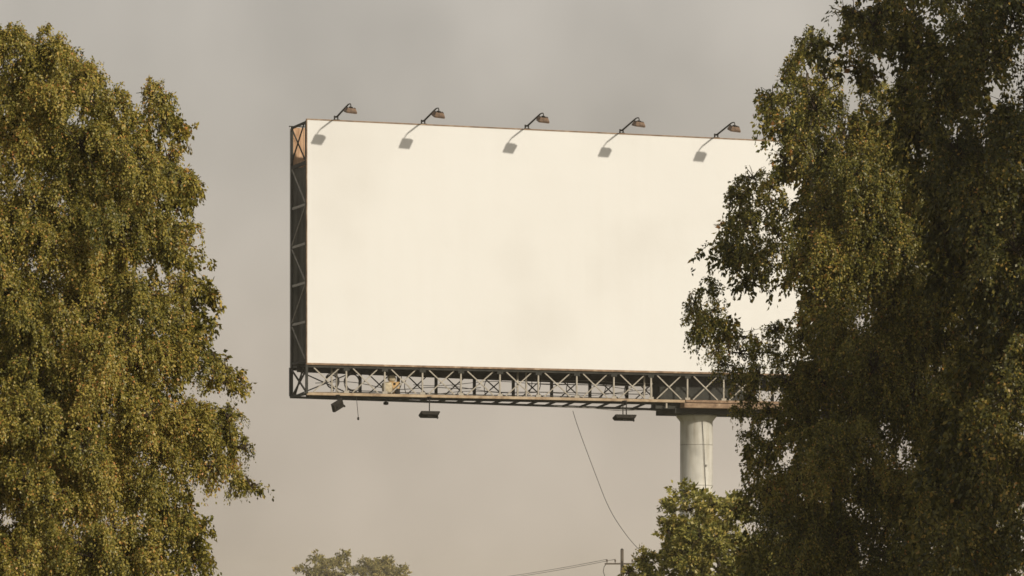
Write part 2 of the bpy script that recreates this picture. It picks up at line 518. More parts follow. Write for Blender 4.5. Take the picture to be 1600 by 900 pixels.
# lattice below the faces ------------------------------------------------------------
ZL = 9.66                                      # level of the lower chords
def truss(yb, name, mat_post, mat_brace, mat_top, pw, phase):
    top = box(name, fx0 + 0.02, fx1 - 0.02, yb - YC - 0.05, yb - YC + 0.05, ZB - 0.13, ZB - 0.045, mat_top, bb)
    us = [0.05] + [u_of(p, yb) + phase for p in (541, 601, 660, 720, 781, 841, 901, 959, 1017, 1074)]
    step = us[-1] - us[-2]
    while us[-1] + step < LB - 0.3:
        us.append(us[-1] + step)
    us.append(LB - 0.06)
    for u in us:
        bar('post', W(u, yb, ZL + 0.02), W(u, yb, ZB - 0.13), pw, pw, mat_post, top)
    for u in us[1:-1]:
        bar('gusset', W(u - 0.12, yb - 0.04, ZB - 0.18), W(u + 0.12, yb - 0.04, ZB - 0.18), 0.012, 0.10, mat_top, top)
        bar('gusset', W(u - 0.10, yb - 0.04, ZL + 0.07), W(u + 0.10, yb - 0.04, ZL + 0.07), 0.012, 0.09, mat_post, top)
    for a, b in zip(us[:-1], us[1:]):
        i = 0.26 if b - a > 0.9 else 0.1
        bar('brace', W(a + i, yb - 0.012, ZB - 0.14), W(b - i, yb - 0.012, ZL + 0.05), 0.032, 0.042, mat_brace, top)
        bar('brace', W(b - i, yb + 0.045, ZB - 0.14), W(a + i, yb + 0.045, ZL + 0.05), 0.032, 0.042, mat_brace, top)
    return us
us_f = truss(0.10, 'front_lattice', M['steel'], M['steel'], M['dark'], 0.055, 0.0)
us_b = truss(DEP - 0.14, 'rear_lattice', M['dark'], M['dark'], M['dark'], 0.10, 0.55)  # same bars as the front, shade put into their darker colour

# deep dark girder under the rear face, deeper towards the column
gy0, gy1 = DEP - 0.52 - YC, DEP - 0.32 - YC
gvv = [(fx0 + .2, gy0, ZB - 0.20), (fx1 - .2, gy0, ZB - 0.55), (fx1 - .2, gy1, ZB - 0.55), (fx0 + .2, gy1, ZB - 0.20),
       (fx0 + .2, gy0, ZB + 0.10), (fx1 - .2, gy0, ZB + 0.10), (fx1 - .2, gy1, ZB + 0.10), (fx0 + .2, gy1, ZB + 0.10)]
link('torsion_girder', mesh_from('torsion_girder', gvv, CUBE_F), bb, M['dark'])
# soffit sheets closing the box from below
for i in range(NS):
    a, b = 0.3 + (LB - 0.6) * i / NS, 0.3 + (LB - 0.6) * (i + 1) / NS - 0.02
    box('soffit_sheet', a - UC, b - UC, 0.32 - YC, DEP - 0.56 - YC, ZB - 0.02, ZB + 0.005, M['dark'], bb)

# lower chords, walkway and its joists
box('walkway_edge', fx0 + 0.03, u_of(1071) - UC, 0.03 - YC, 0.17 - YC, ZL - 0.085, ZL + 0.02, M['rail'], bb, 0.012)
box('walkway_edge', u_of(1071) - UC + 0.02, fx1 - 0.03, -0.02 - YC, 0.17 - YC, ZL - 0.07, ZL + 0.03, M['trim'], bb, 0.012)
box('ledge_beam', u_of(1064) - UC, fx1 - 0.05, -0.36 - YC, 0.10 - YC, ZL - 0.30, ZL - 0.115, M['trim'], bb, 0.015)
bar('lower_chord', W(0.0, DEP - 0.14, ZL - 0.05), W(LB, DEP - 0.14, ZL - 0.32), 0.11, 0.085, M['dark'], bb, 0.012)
box('lower_chord', fx0 + 0.2, u_of(1060) - UC, 0.20 - YC, 0.29 - YC, ZL - 0.17, ZL - 0.09, M['dark'], bb, 0.01)
box('lower_chord', fx0 + 0.3, fx1 - 0.3, 1.02 - YC, 1.10 - YC, ZL - 0.09, ZL - 0.02, M['dark'], bb, 0.01)
bar('lower_chord', W(0.05, 0.17, ZL - 0.03), W(0.05, DEP - 0.2, ZL - 0.03), 0.09, 0.08, M['dark'], bb)
for u in np.arange(0.72, LB - 0.3, 0.73):
    bar('joist', W(u, 0.18, ZL - 0.05), W(u, DEP - 0.21, ZL - 0.06 - 0.013 * u), 0.06, 0.07, M['dark'], bb)
nb = 26
for i in range(nb):
    a = 0.35 + (LB - 0.7) * i / nb
    for r, yy in enumerate((0.22, 0.46, 0.70)):
        if rng.random() < 0.9:
            box('walkway_plank', a - UC, a + (LB - 0.7) / nb - 0.03 - UC, yy - YC, yy + 0.2 - YC, ZL + 0.008, ZL + 0.04 + 0.012 * rng.random(), M['wood'], bb)
# end bracing of the lattice (left end, seen from the side)
for (ya, za, yb_, zb_) in ((0.12, ZL + 0.03, DEP - 0.2, ZB - 0.1), (0.12, ZB - 0.1, DEP - 0.2, ZL + 0.03)):
    bar('end_brace', W(0.03 if ya < zb_ and za < zb_ else 0.09, ya, za), W(0.03 if ya < zb_ and za < zb_ else 0.09, yb_, zb_), 0.05, 0.06, M['dark'], bb)
bar('end_brace', W(0.16, DEP - 0.25, ZL + 0.03), W(0.16, 0.95, ZB - 0.08), 0.05, 0.06, M['dark'], bb)
bar('post', W(0.02, 0.06, ZL - 0.02), W(0.02, 0.06, ZB - 0.05), 0.09, 0.09, M['dark'], bb)
bar('post', W(0.03, DEP - 0.14, ZL - 0.02), W(0.03, DEP - 0.14, ZB - 0.05), 0.12, 0.12, M['dark'], bb)

# bracket under the walkway beside the column
box('bracket_plate', u_of(1028) - UC, u_of(1066) - UC, 0.25 - YC, 0.31 - YC, ZL - 0.32, ZL - 0.12, M['dark'], bb)
bar('bracket_post', W(u_of(1043), 0.12, ZL - 0.30), W(u_of(1043), 0.12, ZL - 0.09), 0.06, 0.07, M['steel'], bb)

# column with head box
cb = u_of(1021, DEP)
box('head_beam', cb - UC, fx1 - 0.6, 0.04 - YC, DEP - 0.25 - YC, ZL - 0.50, ZL - 0.31, M['dark'], bb, 0.02)
box('head_box', u_of(1017, DEP - 0.6) - UC, UC + 2.3 - UC, 0.75 - YC, DEP - 0.62 - YC, ZL - 0.308, ZB - 0.06, M['dark'], bb, 0.02)
column = lathe('column', [(R_COL + 0.05, 0.0), (R_COL + 0.05, 0.25), (R_COL, 0.26), (R_COL, ZL - 0.76), (R_COL + 0.015, ZL - 0.73), (R_COL + 0.15, ZL - 0.56), (R_COL + 0.16, ZL - 0.502)], M['column'], bb, 56)
for z in (1.2, 3.65, 6.42, 8.0):
    lathe('weld_seam', [(R_COL + 0.001, z - 0.012), (R_COL + 0.004, z - 0.006), (R_COL + 0.004, z + 0.006), (R_COL + 0.001, z + 0.012)], M['conduit'], column, 56)
lathe('footing', [(1.5, -0.2), (1.5, 0.12), (1.42, 0.18), (R_COL + 0.055, 0.18)], M['column'], bb, 40)
# thin cable clipped to the column
pts = []
for i in range(15):
    t = i / 14
    a = math.radians(-78 + 34 * t)
    r = R_COL + 0.022 + 0.03 * math.sin(t * 9) ** 2
    pts.append((r * math.cos(a - 0.25), r * math.sin(a - 0.25), ZL - 0.75 - t * 6.6))
tube('drop_cable', pts, 0.011, M['cable'], column, 5)
box('cable_clip', R_COL * math.cos(-1.36) - .03, R_COL * math.cos(-1.36) + .05, -R_COL - .03, -R_COL + 0.02, 7.15, 7.22, M['conduit'], column)
box('meter_box', -R_COL - 0.28, -R_COL + 0.02, -0.22, 0.22, 1.5, 2.3, M['conduit'], column)

# loose conduits and cables strung through the lattice
def wavy(name, u0, u1, yb, z, amp, r, mat, seed, n=26, slope=0.0):
    g = np.random.default_rng(seed)
    ph = g.random(4) * 6.28
    pts = []
    for i in range(n):
        t = i / (n - 1)
        pts.append(W(u0 + (u1 - u0) * t, yb + 0.05 * math.sin(9 * t + ph[0]), z + slope * t + amp * (math.sin(5.3 * t + ph[1]) + 0.6 * math.sin(13 * t + ph[2]))))
    return tube(name, pts, r, mat, bb, 5)
wavy('conduit', 0.8, 7.4, 1.5, ZL + 0.42, 0.10, 0.014, M['cable'], 3)
wavy('conduit', 2.2, 9.8, 1.7, ZL + 0.22, 0.08, 0.012, M['cable'], 4)
wavy('conduit', 4.6, 13.6, 1.3, ZL + 0.55, 0.09, 0.012, M['cable'], 5)
wavy('conduit', 6.3, 15.0, 1.75, ZL + 0.35, 0.10, 0.012, M['cable'], 6)
wavy('conduit', 0.5, 14.9, 1.6, ZL + 0.14, 0.03, 0.018, M['conduit'], 7)
wavy('conduit', 9.5, 15.0, 1.2, ZL + 0.72, 0.03, 0.016, M['conduit'], 8)
wavy('conduit', 10.5, 15.2, 1.85, ZL - 0.22, 0.03, 0.016, M['conduit'], 9, slope=-0.10)
for u, s in ((1.35, 1), (3.9, 1), (4.35, -1), (6.3, 1), (7.55, -1), (9.15, 1), (9.5, 1), (10.9, -1), (12.2, 1), (13.3, -1), (13.9, 1)):
    # bowed droppers hanging from the soffit
    pts = [W(u + s * 0.16 * math.sin(math.pi * t), 0.8 + 0.5 * t, ZB - 0.15 - (ZB - ZL - 0.2) * t) for t in np.linspace(0, 1, 9)]
    tube('dropper', pts, 0.016, M['cable'], bb, 5)
for u in (1.15, 1.34, 8.55, 8.9, 13.75, 14.05):
    bar('stanchion', W(u, 0.55, ZL + 0.05), W(u, 0.55, ZB - 0.06), 0.06, 0.06, M['steel'], bb)
for z in (ZL + 0.30, ZL + 0.62):
    bar('handrail', W(9.4, 1.55, z), W(14.3, 1.55, z), 0.03, 0.03, M['conduit'], bb)

# ------------------------------------------------------------------ floodlights on the top edge
def torus_pts(c, r, ax, ay, n=20, a0=0, a1=2 * math.pi):
    return [c + ax * (r * math.cos(a0 + (a1 - a0) * i / n)) + ay * (r * math.sin(a0 + (a1 - a0) * i / n)) for i in range(n + 1)]

def housing_vf(w, d, h, taper=0.72):
    """lamp housing: shallow tray, wider at its mouth (below) than at its back (above)"""
    a, b = w / 2, d / 2
    c, e = a * taper, b * taper
    v = [(-a, -b, -h / 2), (a, -b, -h / 2), (a, b, -h / 2), (-a, b, -h / 2),
         (-a, -b, -h / 6), (a, -b, -h / 6), (a, b, -h / 6), (-a, b, -h / 6),
         (-c, -e, h / 2), (c, -e, h / 2), (c, e, h / 2), (-c, e, h / 2)]
    f = [(0, 3, 2, 1), (0, 1, 5, 4), (1, 2, 6, 5), (2, 3, 7, 6), (3, 0, 4, 7), (4, 5, 9, 8), (5, 6, 10, 9), (6, 7, 11, 10), (7, 4, 8, 11), (8, 9, 10, 11)]
    return v, f

def make_top_lamp(u, tilt, yaw):
    t = empty('floodlight', Wg(u, 0.06, ZT + 0.016), PHI)
    # local: x along the face, y behind it, z up
    box('foot_plate', -0.13, 0.10, -0.06, 0.03, 0.0, 0.02, M['lampdark'], t)
    box('bracket', -0.11, -0.08, -0.045, 0.025, 0.02, 0.16, M['lampdark'], t)
    box('bracket', 0.02, 0.05, -0.045, 0.025, 0.02, 0.13, M['lampdark'], t)
    tube('arm', [(-0.10, 0.02, 0.12), (-0.03, -0.02, 0.115), (0.0, -0.06, 0.13), (0.0, -1.30, 0.375), (0.0, -1.42, 0.40), (0.0, -1.56, 0.405), (0.0, -1.70, 0.39), (0.0, -1.75, 0.34), (0.0, -1.75, 0.27)], [0.03, 0.034, 0.036, 0.032, 0.026, 0.022, 0.02, 0.02, 0.02], M['lampdark'], t, 8)
    v, f = housing_vf(0.42, 0.34, 0.18)
    h = link('lamp_housing', mesh_from('lamp_housing', v, f), t, M['lamp'])
    h.location = (0.02, -1.66, 0.155)
    h.rotation_euler = (math.radians(tilt), math.radians(4), math.radians(yaw))
    v, f = box_vf(-0.185, 0.185, -0.145, 0.145, -0.098, -0.091)
    link('lens', mesh_from('lens', v, f), h, M['lens'])
    for x in (-0.15, -0.05, 0.05, 0.15):
        v, f = box_vf(x - 0.006, x + 0.006, -0.10, 0.10, 0.088, 0.112)
        link('cooling_fin', mesh_from('cooling_fin', v, f), h, M['lampdark'])
    v, f = box_vf(-0.06, 0.06, -0.05, 0.05, 0.09, 0.135)
    link('yoke', mesh_from('yoke', v, f), h, M['lampdark'])
    return t
ORD = ['leftmost', 'second from the left', 'middle', 'second from the right', 'rightmost']
for i, (px, tilt, yaw) in enumerate(((527, 14, 0), (663, 22, 3), (825, 20, -2), (973, 12, 4), (1121, 20, 2))):
    t = make_top_lamp(u_of(px), tilt, yaw)
    tag(t, '%s of the five rusty floodlights on arms along the billboard top edge' % ORD[i], 'floodlight', 'floodlights along the billboard top edge')

# ------------------------------------------------------------------ floodlights hung below the walkway
def make_low_lamp(px, drop, w, stems, rx, ry, rz, label, yb=-0.12):
    u = u_of(px, yb)
    t = empty('hanging_floodlight', Wg(u, yb, ZL - 0.10), PHI)
    box('outrigger', -0.05, 0.05, -0.10, 0.16, 0.0, 0.04, M['lampdark'], t)
    for sx in stems:
        tube('stem', [(sx, 0, 0.0), (sx, 0, -drop + 0.03)], 0.022, M['lampdark'], t, 6)
    h = link('lamp_housing', mesh_from('lamp_housing', *housing_vf(w, 0.36, 0.13, 0.86)), t, M['lampdark'])
    h.location = (0, 0, -drop)
    h.rotation_euler = (math.radians(rx), math.radians(ry), math.radians(rz))
    v, f = box_vf(-w / 2 + .03, w / 2 - .03, -0.15, 0.15, -0.074, -0.067)
    link('lens', mesh_from('lens', v, f), h, M['lens'])
    v, f = box_vf(-0.09, 0.09, -0.05, 0.05, 0.064, 0.10)
    link('yoke', mesh_from('yoke', v, f), h, M['lampdark'])
    v, f = box_vf(w / 2 - 0.03, w / 2 + 0.02, -0.19, -0.12, -0.03, 0.07)
    link('hinge', mesh_from('hinge', v, f), h, M['lampdark'])
    return tag(t, label, 'floodlight', 'floodlights hung below the billboard walkway')
make_low_lamp(671, 0.64, 0.74, (0.0,), 180 - 24, 0, 0, 'flat black floodlight on one stem below the walkway, third of the way along')
make_low_lamp(976, 0.62, 0.86, (-0.07, 0.07), 180 - 20, 0, 0, 'flat black floodlight on twin stems below the walkway, nearest the column')
make_low_lamp(528, 0.36, 0.50, (0.0,), 118, -30, 10, 'dark floodlight tilted steeply on edge under the left end of the walkway')

# ------------------------------------------------------------------ loose things on and under the walkway
cord = tube('dangling_cord', [Wg(u_of(558), 0.1, ZL - 0.1), Wg(u_of(559), 0.1, ZL - 0.35), Wg(u_of(561), 0.1, ZL - 0.86)], [0.012, 0.012, 0.012], M['cable'], None, 5)
tag(cord, 'thin cord dangling below the walkway beside the tilted floodlight', 'cord')
plumb = tube('cord_weight', [(0, 0, 0), (0, 0, -0.02), (0, 0, -0.10), (0, 0, -0.12)], [0.01, 0.04, 0.04, 0.015], M['lampdark'], cord, 8)
plumb.location = Wg(u_of(561), 0.1, ZL - 0.86)
pul = empty('pulley_block', Wg(u_of(603, 1.0), 1.0, ZL - 0.10), PHI)
tag(pul, 'small dark pulley block under the walkway below the yellow box', 'pulley')
lathe('sheave', [(0.05, -0.24), (0.10, -0.22), (0.10, -0.14), (0.05, -0.12)], M['lampdark'], pul, 12)
tube('hanger', [(0, 0, -0.14), (0, 0, 0.0)], 0.022, M['lampdark'], pul, 6)

def coil(name, px, yb, z, r, loops, label, seed, tilt):
    g = np.random.default_rng(seed)
    pts = []
    n = 22
    for k in range(loops * n + 1):
        a = 2 * math.pi * k / n
        rr = r * (1 + 0.10 * math.sin(k * 0.37 + seed)) - 0.02 * math.sin(a * 0.27)
        pts.append(Vector((rr * math.cos(a), 0.02 * math.sin(k * 0.5) + tilt * math.sin(a), rr * math.sin(a) * 1.08)))
    o = tube(name, pts, 0.018, M['cable'], None, 5)
    o.location = Wg(u_of(px, yb), yb, z)
    o.rotation_euler = (0, 0, PHI)
    return tag(o, label, 'cable coil', 'cable coils hanging in the lattice')
coil('cable_coil', 519, 0.75, ZL + 0.50, 0.24, 4, 'dark cable coil hanging inside the lattice at its left end', 2, 0.03)
coil('cable_coil', 551, 0.85, ZL + 0.46, 0.30, 4, 'larger tangled cable coil hanging second from the lattice left end', 5, 0.05)

def blob(name, sx, sy, sz, mat, seed, n=10, m=8, squ=0.5):
    g = np.random.default_rng(seed)
    v, f = [], []
    for j in range(m + 1):
        th = math.pi * j / m
        for i in range(n):
            a = 2 * math.pi * i / n
            x, y, z = math.sin(th) * math.cos(a), math.sin(th) * math.sin(a), -math.cos(th)
            x, y, z = [math.copysign(abs(q) ** squ, q) for q in (x, y, z)]
            k = 1 + 0.10 * (g.random() - 0.5)
            v.append((x * sx * k, y * sy * k, (z + 1) * sz * k))
    for j in range(m):
        for i in range(n):
            i2 = (i + 1) % n
            f.append((j * n + i, j * n + i2, (j + 1) * n + i2, (j + 1) * n + i))
    return link(name, mesh_from(name, v, f, True), None, mat)
s1 = blob('sack', 0.20, 0.14, 0.21, M['sack'], 3)
s1.location = Wg(u_of(606, 0.32), 0.40, ZL + 0.055); s1.rotation_euler = (0, 0, PHI)
tag(s1, 'pale dusty sack standing on the walkway in front of the yellow box', 'sack')
yb_ = empty('storage_box', Wg(u_of(615, 0.62), 0.72, ZL + 0.055), PHI + 0.15)
tag(yb_, 'small yellow box on the walkway beside the pale sack', 'box')
box('body', -0.22, 0.22, -0.13, 0.13, 0.0, 0.42, M['ochrebox'], yb_, 0.015)
box('lid', -0.235, 0.235, -0.145, 0.145, 0.421, 0.46, M['ochrebox'], yb_, 0.01)
box('latch', -0.04, 0.04, -0.16, -0.131, 0.34, 0.42, M['lampdark'], yb_)
s2 = blob('rag_bundle', 0.17, 0.12, 0.13, M['sack'], 8, squ=0.8)
s2.location = Wg(u_of(611, 0.8), 0.72, ZL + 0.052 + 0.465); s2.rotation_euler = (0, 0, PHI)
tag(s2, 'pale cloth bundle lying on top of the yellow box', 'bundle')
can = lathe('paint_can', [(0.09, 0.0), (0.095, 0.01), (0.095, 0.18), (0.085, 0.19)], M['lampdark'], None, 14)
can.location = Wg(u_of(621, 0.35), 0.35, ZL + 0.055)
tag(can, 'small dark can on the walkway right of the sack', 'can')

# slack service cable from the walkway down to the meter box on the column
sv = []
ctrl = [(895, 642), (905, 673), (930, 740), (950, 790), (970, 824), (996, 856), (1030, 882), (1062, 900)]
ends = [Wg(u_of(895, DEP - 0.14), DEP - 0.14, ZL - 0.05)]
dA = ends[0].y
dB = base.y
cp = [P(px, py, dA + (dB - dA) * i / 7) for i, (px, py) in enumerate(ctrl)]
cp[-1] = Vector((base.x - (R_COL + 0.1) * CP, base.y - (R_COL + 0.1) * SP, 2.25))
for i in range(len(cp) - 1):
    p0, p1, p2, p3 = cp[max(i - 1, 0)], cp[i], cp[i + 1], cp[min(i + 2, len(cp) - 1)]
    for k in range(6):
        t = k / 6
        sv.append(0.5 * ((2 * p1) + (p2 - p0) * t + (2 * p0 - 5 * p1 + 4 * p2 - p3) * t * t + (3 * p1 - p0 - 3 * p2 + p3) * t ** 3))
sv.append(cp[-1])
tag(tube('service_cable', sv, 0.012, M['cable'], None, 5), 'thin slack cable hanging from the walkway down towards the column foot', 'cable')

# ------------------------------------------------------------------ utility poles and wires
def make_pole(loc, h, rz, label):
    t = empty('utility_pole', loc, rz)
    tube('pole', [(0, 0, -0.3), (0, 0, h * 0.5), (0, 0, h)], [0.17, 0.155, 0.14], M['wood'], t, 10)
    tube('pole_cap', [(0, 0, h + 0.001), (0, 0, h + 0.12)], [0.16, 0.05], M['lampdark'], t, 10)
    box('crossarm', -1.55, 1.1, -0.26, -0.14, h - 1.32, h - 1.18, M['wood'], t)
    box('brace', -0.06, 0.06, -0.30, -0.262, h - 1.5, h - 1.0, M['lampdark'], t)
    for x in (-1.35, -0.62, 0.9):
        lathe('insulator', [(0.03, h - 1.178), (0.03, h - 1.06), (0.09, h - 1.05), (0.06, h - 0.97), (0.085, h - 0.96), (0.05, h - 0.86), (0.02, h - 0.83)], M['ceramic'], t, 10, cx=x, cy=-0.2)
    pts = [Vector((-1.35, -0.2, h - 1.2)), Vector((-1.60, -0.2, h - 1.5)), Vector((-1.68, -0.2, h - 1.95)), Vector((-1.52, -0.2, h - 2.4)), Vector((-1.15, -0.2, h - 2.55)), Vector((-0.6, -0.2, h - 2.5)), Vector((0, -0.17, h - 2.6))]
    tube('jumper_loop', pts, 0.03, M['cable'], t, 6)
    return tag(t, label, 'utility pole', 'utility poles')
DP = 330.0
tp = P(972, 859, DP)
make_pole((tp.x, DP, 0), tp.z, 0.0, 'wooden utility pole with crossarm rising behind the small leafy tree')
D2 = 640.0
tp2 = P(572, 902, D2)
make_pole((tp2.x, D2, -0.6), tp2.z + 0.6, 0.0, 'distant utility pole behind the far round trees')
for i, x in enumerate((-1.35, -0.62)):
    a = Vector((tp.x + x, DP - 0.2, tp.z - 0.85))
    b = Vector((tp2.x + x, D2 - 0.2, tp2.z - 0.85))
    pts = []
    for k in range(25):
        t = k / 24
        p = a.lerp(b, t)
        p.z -= 4 * t * (1 - t) * (1.15 + 0.1 * i)
        pts.append(p)
    tag(tube('overhead_wire', pts, 0.022, M['cable'], None, 5), ['lower of the two overhead wires running left from the utility pole', 'upper of the two overhead wires running left from the utility pole'][i], 'wire', 'overhead wires')

# ------------------------------------------------------------------ trees
def unit(a):
    return a / np.maximum(np.linalg.norm(a, axis=-1, keepdims=True), 1e-9)

class Leaves:
    def __init__(self):
        self.v, self.t = [], []
    def add(self, base, axis, face, length, width, tint, g):
        n = len(base)
        side = unit(np.cross(axis, unit(face) + g.normal(size=(n, 3)) * 0.55))
        nrm = np.cross(axis, side)
        L, Wd = length[:, None], width[:, None]
        q = np.empty((n, 4, 3), np.float32)
        q[:, 0] = base
        q[:, 1] = base + axis * L * 0.48 + side * Wd * 0.5 + nrm * Wd * 0.14
        q[:, 2] = base + axis * L - nrm * L * 0.10
        q[:, 3] = base + axis * L * 0.48 - side * Wd * 0.5 + nrm * Wd * 0.14
        self.v.append(q.reshape(-1, 3))
        self.t.append(tint.astype(np.float32))
    def build(self, name, mat, parent):
        v = np.concatenate(self.v); t = np.concatenate(self.t)
        nq = len(v) // 4
        me = bpy.data.meshes.new(name)
        me.vertices.add(len(v)); me.vertices.foreach_set('co', v.ravel())
        me.loops.add(len(v)); me.loops.foreach_set('vertex_index', np.arange(len(v), dtype=np.int32))
        me.polygons.add(nq)
        me.polygons.foreach_set('loop_start', np.arange(nq, dtype=np.int32) * 4)
        me.update(calc_edges=True)
        at = me.attributes.new('tint', 'FLOAT', 'FACE')
        at.data.foreach_set('value', np.clip(t, 0, 1))
        me.validate()
        me.materials.append(mat)
        o = link(name, me, parent)
        o['kind'] = 'stuff'
        return o, nq

def grow_tree(name, label, cat, base, trunk_top, clumps, leaf, mat, seed, weep=1.0, trunk_r=0.16, tint_bias=0.0, group=None, hang=1.0):
    """clumps: (centre, radii, coarse) in world metres. leaf: (length m, leaves per m2 of clump outline)
    coarse > 1 uses fewer, larger leaves."""
    g = np.random.default_rng(seed)
    base = Vector(base)
    root = empty(name, base)
    tag(root, label, cat, group)
    B = np.array(base)
    H = trunk_top[2]
    # trunk
    tt = np.linspace(0, 1, 12)
    lean = np.array([trunk_top[0] - base.x, trunk_top[1] - base.y])
    wob = g.normal(size=(2, 3)) * trunk_r * 0.7
    path = []
    for t in tt:
        w = wob @ np.array([math.sin(3 * t), math.sin(6 * t + 1) - math.sin(1), math.sin(9 * t)])
        path.append(Vector((lean[0] * t + w[0] * t, lean[1] * t + w[1] * t, H * t - 0.15 * (1 - t))))
    tube('trunk', path, [trunk_r * (1.25 if t < 0.02 else 1.0) * (1 - 0.86 * t) for t in tt], M['bark'], root, 10)
    pa = np.array([tuple(p) for p in path])
    lv = Leaves()
    cc = np.mean([np.array(q[0]) for q in clumps], axis=0) - B
    tw_v, tw_f = [], []
    # limbs: each clump is reached from the nearest point of the trunk or of a limb already grown, inner clumps first
    order = sorted(range(len(clumps)), key=lambda i: math.hypot(clumps[i][0][0] - B[0] - 0.5 * lean[0], clumps[i][0][1] - B[1]) + 0.15 * abs(clumps[i][0][2] - 0.5 * H))
    nodes = [(p, trunk_r * (1 - 0.86 * t)) for p, t in zip(pa, tt) if t > 0.1]
    for ci in order:
        c, r, coarse, dfac = (tuple(clumps[ci]) + (1.0,))[:4]
        c = np.array(c) - B; r = np.array(r)
        NP = np.array([q[0] for q in nodes]); NR = np.array([q[1] for q in nodes])
        dv = c - NP
        cost = np.linalg.norm(dv, axis=1) + 0.9 * np.maximum(0, 0.35 * np.hypot(dv[:, 0], dv[:, 1]) - dv[:, 2]) - 3.0 * np.minimum(NR, 0.06)
        k = int(np.argmin(cost))
        s = NP[k]
        ln = np.linalg.norm(c - s)
        if ln > 0.15 and coarse < 3:
            mid = (s + c) / 2 + np.array([0, 0, 0.10 * ln]) + g.normal(size=3) * 0.10 * ln
            ts = np.linspace(0, 1, 7)
            pts = [(1 - t) ** 2 * s + 2 * t * (1 - t) * mid + t * t * c + g.normal(size=3) * 0.012 * ln * (0 < t < 1) for t in ts]
            rr = min(NR[k] * 0.8, 0.006 + 0.011 * ln)
            rads = [rr * (1 - 0.6 * t) for t in ts]
            tube('branch', [Vector(q) for q in pts], rads, M['twig'], root, 6)
            nodes += [(q, w) for q, w in zip(pts[2:], rads[2:])]
        # branchlets
        rm = float(np.mean(r))
        nb_ = int(np.clip(9 + 10 * rm / 0.5, 8, 34))
        dirs = unit(g.normal(size=(nb_, 3)) + np.array([0, 0, 0.35]))
        ends = c + dirs * r * g.uniform(0.50, 0.98, (nb_, 1)) ** 0.9
        arch = np.zeros((nb_, 3)); arch[:, 2] = 0.35 * r[2] * g.uniform(0.3, 1, nb_)
        for i in range(0, nb_, 1 if coarse < 2 else 3):
            pts = [Vector(c * (1 - t) + ends[i] * t + arch[i] * 4 * t * (1 - t) * 0.5) for t in (0, 0.33, 0.66, 1)]
            v, f = tube_vf(pts, [0.011, 0.008, 0.006, 0.003], 3, False, len(tw_v))
            tw_v += v; tw_f += f
        # hanging sprays
        L0, dens = leaf
        L0 = L0 * coarse
        area = math.pi * r[0] * r[2]
        nl = area * dens * dfac / coarse ** 2
        per = 15
        ns = max(6, int(nl / per))
        bi = g.integers(0, nb_, ns)
        t = g.uniform(0.12, 1.0, ns) ** 0.6
        p = c * (1 - t[:, None]) + ends[bi] * t[:, None] + arch[bi] * (4 * t * (1 - t) * 0.5)[:, None]
        p += g.normal(size=(ns, 3)) * 0.05 * rm
        out = dirs[bi] * np.array([1, 1, 0.5])
        v0 = unit(out * 0.6 + g.normal(size=(ns, 3)) * 0.55 + np.array([0, 0, 0.10 - 0.25 * (hang - 1)]))
        sl = hang * g.uniform(0.3, 1.0, ns) ** 1.3 * (0.26 * rm + 0.10) * (1.1 if weep > 0.5 else 0.8)
        sj = (np.arange(per) + 0.5) / per
        s_ = sl[:, None] * sj[None, :]
        pos = p[:, None, :] + v0[:, None, :] * (s_ * (1 - 0.45 * weep * sj[None, :]))[:, :, None]
        pos[:, :, 2] -= weep * 1.05 * s_ * sj[None, :]
        pos = pos + g.normal(size=pos.shape) * L0 * 0.38
        tang = v0[:, None, :] * (1 - 0.7 * weep * sj)[None, :, None] + np.array([0, 0, -1.0]) * (1.5 * weep * sj)[None, :, None]
        ax = unit(tang + g.normal(size=pos.shape) * 0.75 + np.array([0, 0, -0.35 * weep]))
        n = ns * per
        clump_t = g.normal() * 0.10
        spray_t = g.normal(size=(ns, 1)) * 0.12
        tint = 0.42 + tint_bias + clump_t + spray_t + g.normal(size=(ns, per)) * 0.20
        tint = np.where(g.random((ns, per)) < 0.03, 0.97, tint).ravel()
        ll = L0 * g.uniform(0.65, 1.35, n)
        pf = pos.reshape(-1, 3)
        face = unit((pf - cc) * np.array([1, 1, 0.25])) + 0.7 * unit((pf - c) * np.array([1, 1, 0.6])) + np.array([0, 0, 0.2])
        lv.add(pf, ax.reshape(-1, 3), face, ll, ll * g.uniform(0.5, 0.72, n), tint, g)
    tw = link('twigs', mesh_from('twigs', tw_v, tw_f), root, M['twig'])
    tw['kind'] = 'stuff'
    o, nq = lv.build('crown', mat, root)
    print(name, 'leaves', nq)
    return root

def from_px(D, spec, half_depth, cx, R, g, back=True, jitter=0.25):
    """outline clumps read off the photograph -> ellipsoids at real distance, set on the rounded front of the crown
    and again, coarser, through its body and back"""
    s = D / FPX
    out = []
    for q in spec:
        px, py, rx, ry = q[:4]
        dn = q[5] if len(q) > 5 else 1.0
        off = 1 - min(1.0, abs(px - cx) / R) ** 2
        dep = half_depth * math.sqrt(max(0.0, off))
        r = (rx * s, (rx + ry) / 2 * s, ry * s)
        visible = -50 < px < 1650 and -60 < py < 960
        co = 1.0 if visible else 1.9
        if len(q) > 4 and q[4] is not None:
            dep = -q[4]
        c = P(px, py, D); c.y += -dep * g.uniform(0.75, 1.0) + g.normal() * jitter
        out.append((tuple(c), r, co, dn))
        if back and dn >= 1 and dep > 0.5:
            c2 = P(px + g.normal() * 10, py + g.normal() * 10, D); c2.y += dep * g.uniform(-0.1, 0.3)
            out.append((tuple(c2), r, max(co, 1.5)))
            if dep > 1.3:
                c3 = P(px + g.normal() * 15, py + g.normal() * 15, D); c3.y += dep * 0.8
                out.append((tuple(c3), tuple(x * 1.1 for x in r), 2.0))
    return out

